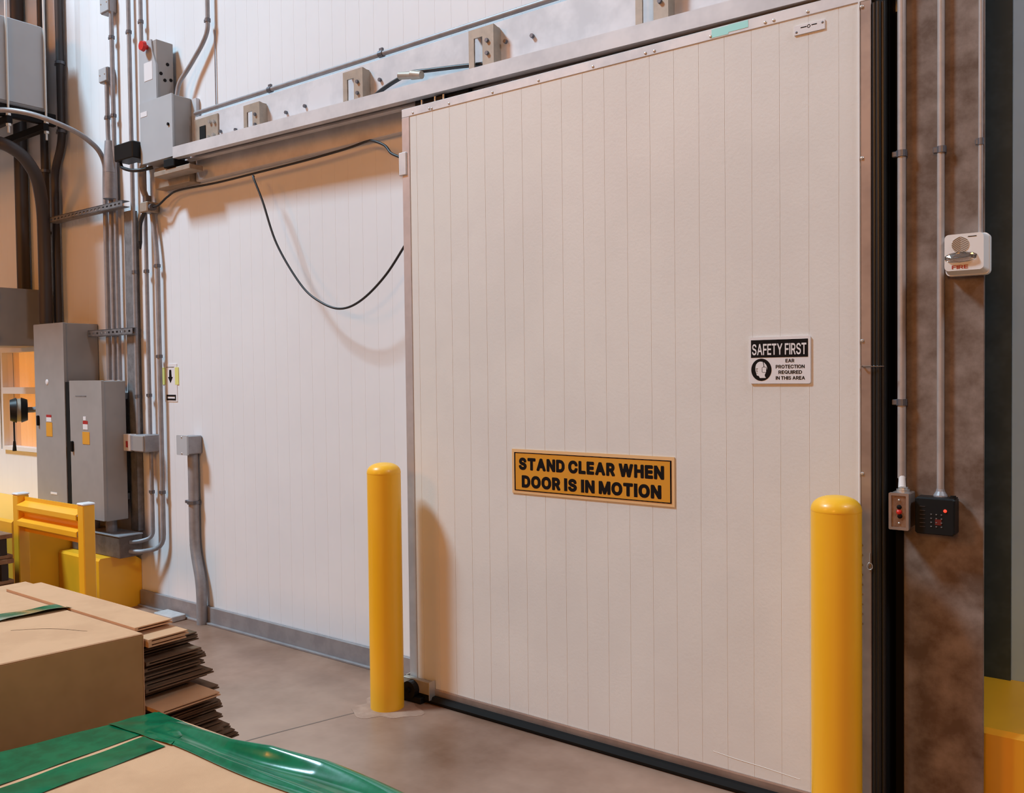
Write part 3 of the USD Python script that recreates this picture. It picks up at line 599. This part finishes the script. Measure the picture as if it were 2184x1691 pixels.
# ------------------------------------------------------------------ cord reel on its bracket
rl = thing('cord_reel', 'black round cord reel hanging on a bracket left of the tall cabinet', 'cord reel', loc=(-6.60, 2.9, 1.19))
ax = np.array([0.39, 0.92, 0]); c0 = np.array([-6.56, 2.88, 1.278])
for s in (-1, 1):
    obj('flange', cyl(c0 + ax * (s * .014), c0 + ax * (s * .055), 0.090, 24, 0.074), M_blackpl, rl, smooth=30)
obj('drum', cyl(c0 - ax * .013, c0 + ax * .013, 0.082, 24), M_tan, rl, smooth=30)
obj('bracket', [tube([c0 + ax * .05, c0 + ax * .09, (-6.44, 3.04, 1.295)], 0.02, 8), bx(-6.47, -6.36, 3.04, 3.137, 1.22, 1.37, .004)], M_pipe, rl)
hang = c0 + np.array([-.035, -.02, 0])
obj('cord', tube([hang + [0, 0, -.05], hang + [0, 0, -.2], hang + [.002, 0, -.24]], 0.006, 8), M_cable, rl)
obj('handle', cyl(hang + [0, 0, -.22], hang + [0, 0, -.29], 0.008, 10, 0.014), M_blackpl, rl)
pipe('reel_conduit', [(-6.44, 3.10, 1.37), (-6.44, 3.10, 1.68), (-6.64, 3.10, 1.80)], 0.018, 'dark conduit rising from the cord reel bracket to the disconnect box', material=M_pipedark)

# ------------------------------------------------------------------ conduits on the left wall
G = 'vertical conduits on the left wall'
CY = 3.105
pipe('wall_conduit', [(-5.395, CY, 1.10), (-5.395, CY, 5.2)], 0.0135, 'long conduit just left of the control box, crossing behind the black block',
     clamps=[((-5.395, CY, 2.182),), ((-5.395, CY, 1.378),), ((-5.395, CY, 3.72),)], group=G)
pipe('wall_conduit', [(-5.252, CY, 1.13), (-5.252, CY, 5.2)], 0.0125, 'long conduit passing behind the control box to the pair of grey outlet boxes',
     clamps=[((-5.252, CY, 2.176),), ((-5.252, CY, 1.385),), ((-5.252, CY, 3.75),)], group=G)
pipe('wall_conduit', [(-5.175, CY, 2.53), (-5.165, CY, 2.48), (-5.126, CY, 2.26), (-5.126, CY, 0.42), (-5.28, 3.04, 0.385), (-5.345, 3.00, 0.388)], 0.0145,
     'conduit from the fitting under the control box down the wall and curving into the wireway', clamps=[((-5.126, CY, 2.20),), ((-5.126, CY, 1.631),), ((-5.126, CY, 0.771),)], group=G, bend=0.13)
pipe('wall_conduit', [(-5.247, CY, 1.03), (-5.247, CY, 0.47), (-5.31, 3.04, 0.447), (-5.345, 3.00, 0.447)], 0.0125,
     'short conduit from the grey outlet boxes curving into the wireway', clamps=[((-5.247, CY, 0.765),)], group=G, bend=0.13)
pipe('wall_conduit', [(-5.605, CY, 1.485), (-5.605, CY, 5.2)], 0.0145, 'long conduit rising from the right cabinet past the small junction boxes',
     clamps=[((-5.605, CY, 3.735),), ((-5.605, CY, 3.225),)], group=G)
pipe('wall_conduit', [(-5.665, CY, 1.485), (-5.665, CY, 2.95), (-5.68, CY, 3.10), (-5.68, CY, 3.455)], 0.0145, 'conduit rising from the right cabinet to the lower small junction box', group=G, clamps=[((-5.68, CY, 3.225),)])
pipe('wall_conduit', [(-5.735, CY, 1.485), (-5.735, CY, 2.75), (-5.725, CY, 2.93), (-5.70, 3.05, 3.01), (-5.695, 2.93, 3.085), (-5.75, 2.80, 3.14), (-5.845, 2.70, 3.19), (-5.97, 2.62, 3.22), (-6.10, 2.58, 3.235)], 0.0165,
     'armoured flexible conduit arching from the hanging transformer to the wall', group=G, bend=0.12)
obj('conduit_sleeve', [cyl((-5.635, CY - .016, 2.68), (-5.635, CY - .016, 2.85), 0.048, 18, 0.045), cyl((-5.635, CY - .016, 2.85), (-5.64, CY - .012, 3.06), 0.045, 18, 0.030)], M_pipe, label='wide tapered sleeve round the bundled conduits above the upper strut', cat='fitting', smooth=40)
for (a, b, z0, z1), lab in (((-5.700, -5.590, 3.90, 4.02), 'small grey junction box at the top edge of the picture on the left'), ((-5.735, -5.635, 3.455, 3.550), 'small grey junction box on the wall left of the long conduit')):
    j = thing('junction_box', lab, 'junction box', loc=((a + b) / 2, 3.08, z0))
    obj('body', bx(a, b, 3.085, 3.138, z0, z1, .004), M_pipe, j)
    obj('cover', bx(a + .004, b - .004, 3.078, 3.086, z0 + .004, z1 - .004, .002), M_greyl, j)
    screws(j, [(a + .02, (z0 + z1) / 2), (b - .02, (z0 + z1) / 2)], 3.078)
pipe('dark_conduit', [(-6.30, CY, 5.2), (-6.30, CY, 3.16), (-6.42, CY, 2.98), (-6.42, CY, 1.89)], 0.026, 'dark conduit with a kink running down the shaded wall to the tall cabinet', material=M_pipedark, clamps=[((-6.30, CY, 3.72),), ((-6.30, CY, 3.24),)], group='dark conduits in the shaded corner')
pipe('dark_conduit', [(-6.56, CY, 5.2), (-6.56, CY, 1.90)], 0.026, 'shade-darkened conduit between the thick pipe and the kinked conduit', material=M_pipedark, clamps=[((-6.56, CY, 3.0),), ((-6.57, CY, 2.56),)], group='dark conduits in the shaded corner')
pipe('dark_conduit', [(-6.90, 3.09, 5.2), (-6.90, 3.09, 2.15)], 0.045, 'thick shade-darkened pipe running down into the disconnect box', material=M_pipedark, group='dark conduits in the shaded corner')
pipe('dark_conduit', [(-6.30, 2.62, 3.08), (-6.20, 2.68, 3.055), (-6.18, 2.78, 3.00), (-6.24, 2.90, 2.89), (-6.38, 3.00, 2.71), (-6.42, 3.02, 2.45), (-6.42, 3.02, 1.89)], 0.042, 'thick black flexible pipe curving down from under the transformer', material=M_pipedark, group='dark conduits in the shaded corner', bend=0.12)

def strut(name, a, b, w, h, label, axis, hole=True):
    """A slotted channel from a to b."""
    t = thing(name, label, 'strut channel', loc=a)
    if axis == 'x':
        n = int((b[0] - a[0]) / 0.05); poly = sbox(a[0], a[2] - h / 2, b[0], a[2] + h / 2)
        for k in range(n): poly = poly.difference(sbox(a[0] + .012 + .05 * k, a[2] - h * .16, a[0] + .036 + .05 * k, a[2] + h * .16))
    else:
        n = 0; poly = sbox(a[0] - h / 2, a[2], a[0] + h / 2, b[2])
        for k in range(n): poly = poly.difference(sbox(a[0] - h * .14, a[2] + .012 + .05 * k, a[0] + h * .14, a[2] + .036 + .05 * k))
    obj('web', extr(poly, a[1], a[1] + .003, 'y'), M_strut, t)
    if axis == 'x':
        for s in (-1, 1): obj('flange', bx(a[0], b[0], a[1], a[1] + w, a[2] + s * h / 2 - .002, a[2] + s * h / 2 + .002), M_strut, t)
    else:
        for s in (-1, 1): obj('flange', bx(a[0] + s * h / 2 - .002, a[0] + s * h / 2 + .002, a[1], a[1] + w, a[2], b[2]), M_strut, t)
strut('strut', (-6.36, 3.035, 2.617), (-5.40, 3.035, 2.617), 0.05, 0.036, 'slotted steel strut running level across the conduits in the shaded corner', 'x')
strut('strut', (-5.92, 3.06, 1.80), (-5.36, 3.06, 1.80), 0.033, 0.041, 'slotted steel strut running level just above the right cabinet', 'x')
strut('strut', (-5.445, 3.095, 0.50), (-5.445, 3.095, 2.58)  , 0.04, 0.085, 'vertical steel strut right of the electrical cabinets', 'z')

ob = thing('outlet_box', 'pair of grey and white outlet boxes at the foot of the left wall conduits', 'outlet box', loc=(-5.29, 3.06, 1.02))
obj('body', bx(-5.325, -5.195, 3.03, 3.138, 1.025, 1.135, .005), M_pipe, ob)
obj('cover', bx(-5.32, -5.20, 3.022, 3.031, 1.030, 1.130, .003), M_grey, ob)
obj('side_box', bx(-5.455, -5.375, 3.035, 3.084, 1.025, 1.135, .004), M_signw, ob, label='white side box')
obj('side_box', bx(-5.372, -5.327, 3.035, 3.137, 1.030, 1.130, .004), M_pipe, ob)
obj('marking', bx(-5.42, -5.40, 3.032, 3.0352, 1.05, 1.09), M_redink, ob)
sb = thing('socket_box', 'grey wall socket box on top of the single thick conduit', 'socket box', loc=(-4.77, 3.08, 1.02))
obj('body', bx(-4.835, -4.735, 3.04, 3.138, 1.033, 1.143, .005), M_pipe, sb)
obj('cover', extr(rrect(-4.840, -4.730, 1.028, 1.148, .006), 3.030, 3.041, 'y'), M_greyl, sb)
screws(sb, [(-4.785, 1.137), (-4.785, 1.039)], 3.030)
pipe('floor_conduit', [(-4.787, 3.105, 1.03), (-4.787, 3.105, 0.45), (-4.712, 3.095, 0.25), (-4.712, 3.095, 0.0)], 0.031, 'thick conduit below the socket box jogging sideways down to the floor', clamps=[((-4.787, 3.105, 0.735),)], bend=0.09)
pipe('floor_conduit', [(-4.845, 3.12, 0.47), (-4.832, 3.12, 0.40), (-4.775, 3.12, 0.235)], 0.012, 'thin bent conduit beside the jog of the thick floor conduit', bend=0.05)
jt = thing('cable_fitting', 'cluster of cable fittings hanging under the control box', 'cable fitting', loc=(-5.19, 3.08, 2.5))
obj('body', bx(-5.225, -5.14, 3.05, 3.137, 2.535, 2.60, .006), M_tan, jt)
obj('hub', [cyl((-5.185, 3.08, 2.60), (-5.185, 3.08, 2.64), 0.026), cyl((-5.14, 3.08, 2.565), (-5.10, 3.07, 2.56), 0.022)], M_clamp, jt)
obj('flexible_tail', tube(spline([(-5.195, 3.08, 2.63), (-5.20, 3.06, 2.70), (-5.18, 3.05, 2.79), (-5.15, 3.05, 2.85)], 10), 0.019, 10), M_pipe, jt, smooth=50)
obj('drop_cord', [tube(spline([(-5.20, 3.07, 2.54), (-5.235, 3.06, 2.47), (-5.243, 3.06, 2.36)], 8), 0.013, 8), cyl((-5.243, 3.06, 2.36), (-5.243, 3.06, 2.31), 0.014, 10, 0.006)], M_cable, jt)

# ------------------------------------------------------------------ hanging transformer and trapeze
hb = thing('transformer', 'large grey transformer cabinet hanging from rods at the upper left', 'transformer', loc=(-6.8, 2.5, 3.325))
obj('case', bx(-7.75, -6.205, 2.05, 2.965, 3.325, 3.905, .02), M_greyl, hb)
obj('side_cover', extr(rrect(2.07, 2.955, 3.345, 3.892, .02), -6.206, -6.198, 'x'), M_greyl, hb)
tz_ = thing('trapeze_hanger', 'black trapeze strut with white threaded rods under the transformer', 'hanger', loc=(-6.2, 2.6, 3.15))
for yy in (2.10, 2.70, 2.935): obj('strut_bar', bx(-7.75, -6.17, yy - .02, yy + .02, 3.19, 3.24, .003), M_ink, tz_)
obj('side_rail', bx(-6.24, -6.20, 2.0, 3.02, 3.24, 3.322, .003), M_ink, tz_)
for yy in (2.70, 2.945):
    obj('threaded_rod', cyl((-6.185, yy, 3.13), (-6.185, yy, 12.3), 0.0075, 8), M_rod, tz_, label='thin white rod')
    obj('rod_nut', cyl((-6.185, yy, 3.174), (-6.185, yy, 3.190), 0.017, 6), M_rod, tz_); obj('rod_nut', cyl((-6.185, yy, 3.241), (-6.185, yy, 3.257), 0.017, 6), M_rod, tz_)

dt = thing('added_shade_duct', 'unseen grey sheet duct added to shade the wall above the hanging transformer', 'duct', loc=(-8.0, 2.6, 4.5))  # out-of-view duct, added to cast shade on the upper left wall
for k in range(3):
    obj('duct_section', bx(-9.4 + .94 * k, -8.47 + .94 * k, 2.25, 2.95, 4.5, 5.15, .01), M_galv, dt)
    obj('duct_flange', extr(rrect(2.22, 2.98, 4.47, 5.18, .01).difference(sbox(2.26, 4.51, 2.94, 5.14)), -8.485 + .94 * k, -8.455 + .94 * k, 'x'), M_galv, dt)
# ------------------------------------------------------------------ guard rail and pallets
gd = thing('guard_rail', 'yellow steel guard rail on two capped posts before the cabinets', 'guard rail', loc=(-5.3, 2.5, 0))
for cx in (-5.70, -4.905):
    p_ = obj('post', bx(cx - .034, cx + .034, 2.466, 2.534, 0, 0.785, .005), M_yellow, gd)
    obj('cap', bx(cx - .037, cx + .037, 2.463, 2.537, 0.785, 0.798, .005), M_signw, p_, label='pale cap')
    obj('base_plate', bx(cx - .08, cx + .08, 2.42, 2.58, 0, 0.012, .002), M_yellow, p_)
prof = [(0.0, .775), (.012, .775), (.012, .752), (-.035, .728), (-.035, .700), (.010, .672), (.010, .655), (-.035, .632), (-.035, .604), (.012, .578), (.012, .560), (0.0, .560)]
outer = [(2.492 + a, z) for a, z in prof[1:-1]]
inner = [(y + .007, z) for y, z in outer[::-1]]
obj('rail', extr(Polygon(outer + inner), -5.666, -4.939, 'x'), M_yellow, gd)
for kz in range(4):
    pl = thing('pallet', ('topmost', 'second', 'third', 'lowest')[kz] + ' brown pallet of the stack at the left edge before the guard rail', 'pallet', loc=(-5.9, 2.05, 0.44 - 0.147 * kz), group='stacked pallets at the left edge')
    z0 = 0.441 - 0.147 * kz; xe = -5.50 + 0.012 * ((kz * 7) % 3)
    for k in range(5): obj('deck_board', bx(xe - 1.0, xe, 1.76 + .125 * k, 1.86 + .125 * k, z0 + .118, z0 + .145, .002), M_pallet, pl)
    for k in range(3):
        obj('stringer', bx(xe - 1.0, xe - .005, 1.77 + .26 * k, 1.81 + .26 * k, z0 + .02, z0 + .118, .002), mat('pallet_dark', (0.03, 0.02, 0.016), 0.8), pl)
        obj('base_board', bx(xe - .1 - .45 * k, xe - .45 * k, 1.76, 2.36, z0, z0 + .02, .002), M_pallet, pl)

# ------------------------------------------------------------------ floor pad
pd = obj('floor_pad', bx(-5.085, -4.885, 3.0, 3.098, 0.0, 0.035, .004), M_pad, label='pale square concrete pad on the floor by the wall, left of the floor conduit', cat='pad')

# ------------------------------------------------------------------ cartons
def frame(c, ang):
    ca, sa = math.cos(ang), math.sin(ang)
    def T(m):
        v, f = V(m); v = v.copy(); x, y = v[:, 0].copy(), v[:, 1].copy()
        v[:, 0], v[:, 1] = c[0] + x * ca - y * sa, c[1] + x * sa + y * ca
        return v, f
    return T
def ribbon(path_fn, n, m, thick=0.0006):
    """A strip of tape: a grid (n along, m across) of points, doubled into a thin sheet."""
    s, w = np.meshgrid(np.linspace(0, 1, n), np.linspace(0, 1, m), indexing='ij')
    P = np.array([path_fn(a, b) for a, b in zip(s.ravel(), w.ravel())]); q = []
    for i in range(n - 1):
        for j in range(m - 1):
            a, b, c, d = i * m + j, (i + 1) * m + j, (i + 1) * m + j + 1, i * m + j + 1; q += [[a, b, c], [a, c, d]]
    q = np.array(q); e1 = P[q[0, 1]] - P[q[0, 0]]; e2 = P[q[0, 2]] - P[q[0, 0]]
    if np.cross(e1, e2)[2] < 0: q = q[:, ::-1]
    return P, q
# A: the closed carton with its shaded face painted darker brown
A = thing('carton', 'closed brown cardboard carton with green tape along its top seam', 'carton', loc=(-3.4, 1.2, 0))
def TA(m):
    v, f = V(m); v = v + np.array([-2.815, 1.622, 0]); v[:, 0] += .142 * (v[:, 1] - 1.622); return v, f
A_W, A_D, A_H = 1.10, 0.95, 0.62
obj('wall', [TA(bx(-A_W, 0, -A_D, -A_D + .006, 0, A_H)), TA(bx(-A_W, 0, -.006, 0, 0, A_H)), TA(bx(-A_W, -A_W + .006, -A_D, 0, 0, A_H))], M_kraft, A)
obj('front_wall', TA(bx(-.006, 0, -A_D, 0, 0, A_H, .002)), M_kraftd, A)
obj('top_flap', TA(bx(-.555, -.001, -A_D, 0, A_H - .001, A_H + .006, .003)), M_kraft, A)
obj('top_flap', TA(bx(-A_W, -.56, -A_D, 0, A_H - .002, A_H + .004, .003)), M_kraft, A)
def tA(s, w):
    y = 0.015 - s * 0.96; x = -.545 - 0.095 + w * 0.115
    lift = 0.012 * max(0, math.sin(s * 9.0 + .6)) * max(0, (w - .55)) / .45 + 0.0015 * math.sin(40 * s + 5 * w)
    return TA(([[x + 0.004 * math.sin(13 * s), y, A_H + .0085 + lift]], [[0, 0, 0]]))[0][0]
obj('tape_strip', ribbon(tA, 60, 8), M_tape, A, smooth=True, label='green tape on the seam')
obj('crease', TA(tube(spline([(-.38, -.25, A_H + .0055), (-.30, -.16, A_H + .0058), (-.17, -.10, A_H + .0055)], 5), .0016, 5)), M_kraftf, A)
# B: the stack of flattened cartons behind it
NS, TH, PR = 46, 0.0137, 26
for k in range(NS):
    z0 = k * TH; frac = k / (NS - 1)
    x1 = -2.86 + rng.normal(0, .022) + 0.05 * (1 - frac) * rng.random(); y1 = 1.80 + 0.20 * (1 - frac) ** 0.8 + rng.normal(0, .022); y0 = 1.6310; xl = -4.0 + rng.normal(0, .02)
    lab, grp = 'flattened brown carton lying in the stack behind the taped cartons', 'flattened cartons in the stack'
    if k == NS - 1: x1, y1, xl, lab = -2.885, 1.775, -3.87, 'topmost flattened carton on the stack'; 
    if k == NS - 2: x1, y1 = -2.90, 1.77
    if k in (NS - 3, NS - 4): x1, y1, xl = -2.80, 1.775 + .01 * (k % 2), -3.9
    if k == NS - 3: lab = 'flattened carton just below the topmost, its end poking out with a pale edge'
    if k == PR: x1, y1, lab = -2.735, 1.865, 'flattened carton sticking farthest out of the middle of the stack'
    if k in (PR + 1, PR + 2, PR + 3): x1 = -2.89
    ang = rng.normal(0, .010)
    if k >= NS - 4 or k == PR: ang = 0.0
    y0 += .66 * abs(ang) + (.003 if k == 24 else 0)
    T = frame((x1, (y0 + y1) / 2), ang); hw = (y1 - y0) / 2; t = TH * .30; fl = 0.985
    U = Polygon([(-hw, 0), (hw, 0), (hw, t), (-hw + .012, t), (-hw + .012, TH * fl - t), (hw - .004, TH * fl - t), (hw - .004, TH * fl), (-hw, TH * fl)])
    obj('flattened_carton', [T((np.array(a) + [0, 0, z0], b)) for a, b in extr(U, xl - x1, 0, 'x')], M_kraft if k > NS - 5 or k == PR else M_kraftf, label=lab, cat='flattened carton', group=grp if lab.startswith('flattened brown') else None)  # exposed sheets use the lit kraft, the rest its shaded copy
# F: the nearer carton with crossed green tape
F = thing('carton', 'nearest cardboard carton with glossy green tape round its top edges', 'carton', loc=(-2.2, 1.2, 0))
FZ = 0.40
top = Polygon([(-2.655, 1.580), (-1.30, 1.632), (-1.30, 0.45), (-2.905, 0.45)])
ins = top.buffer(-.006, join_style='mitre')
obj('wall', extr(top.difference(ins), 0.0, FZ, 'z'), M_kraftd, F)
obj('top_flap', extr(top.intersection(sbox(-3, .4, -1.2, 1.015)), FZ - .006, FZ + .001, 'z'), M_kraft, F)
obj('top_flap', extr(top.intersection(sbox(-3, 1.020, -1.2, 1.7)), FZ - .006, FZ + .001, 'z'), M_kraft, F)
def lerp(a, b, t): return a + (b - a) * t
def edge_x(y): return -2.655 - 0.2212 * (1.580 - y)
def t1(s, w):                                     # along the left edge, folded over it
    y = lerp(1.578, 0.5, s); x = lerp(edge_x(y) - .0025, -2.532, max(0, (w - 1 / 9) * 9 / 8))
    return (x - (.001 if w < .02 else 0), y, FZ + .0035 + .0008 * math.sin(31 * s + 4 * w) - (.030 if w < .02 else 0))
obj('tape_strip', ribbon(t1, 70, 10), M_tape, F, smooth=30)
def t2(s, w):
    y = lerp(1.44, 0.5, s); x = lerp(-2.511, -2.393, w)
    return (x, y, FZ + .0042 + .0012 * math.sin(27 * s + 1 + 5 * w))
obj('tape_strip', ribbon(t2, 60, 8), M_tape, F, smooth=True)
def t3(s, w):                                     # along the far edge, loose and crumpled into a fold
    x = lerp(-2.535, -1.40, s)
    yo = 1.572 if s < .28 else lerp(1.572, 1.650, min(1, (s - .28) / .30)); yi = lerp(1.448, 1.474, s)
    h = .036 * (min(1, s / .42) if s < .42 else max(0, 1 - (s - .42) / .62)) + .006
    g = lambda c, r: math.exp(-((w - c) / r) ** 2)
    sm = lambda q: (lambda c: c * c * (3 - 2 * c))(min(1.0, max(0.0, q)))
    z = h * (g(.74, .17) + .30 * g(.18, .11)) * sm((1 - w) / .20) * sm(w / .16) + .0035 * math.sin(7 * s + 2.2 * w) * g(.5, .3)
    y = lerp(yi, yo, w) + .005 * math.sin(11 * s)
    drop = -.016 * max(0, w - .84) / .16 * sm((s - .28) / .15)
    return (x, y, FZ + .0050 + z + drop)
obj('tape_strip', ribbon(t3, 150, 40), M_tape, F, smooth=True, label='loose glossy green tape bulging along the far edge')
def t4(s, w):                                     # the short piece over the corner
    p = lerp(np.array([-2.662, 1.568]), np.array([-2.44, 1.574]), s); q = lerp(np.array([-2.692, 1.425]), np.array([-2.385, 1.452]), s); r_ = lerp(q, p, w)
    return (r_[0], r_[1], FZ + .0062 + .0045 * max(0, math.sin(6 * s + 5 * w)) * s + .0012 * math.sin(15 * s - 9 * w))
obj('tape_strip', ribbon(t4, 30, 18), M_tape, F, smooth=True, label='creased green tape over the corner')
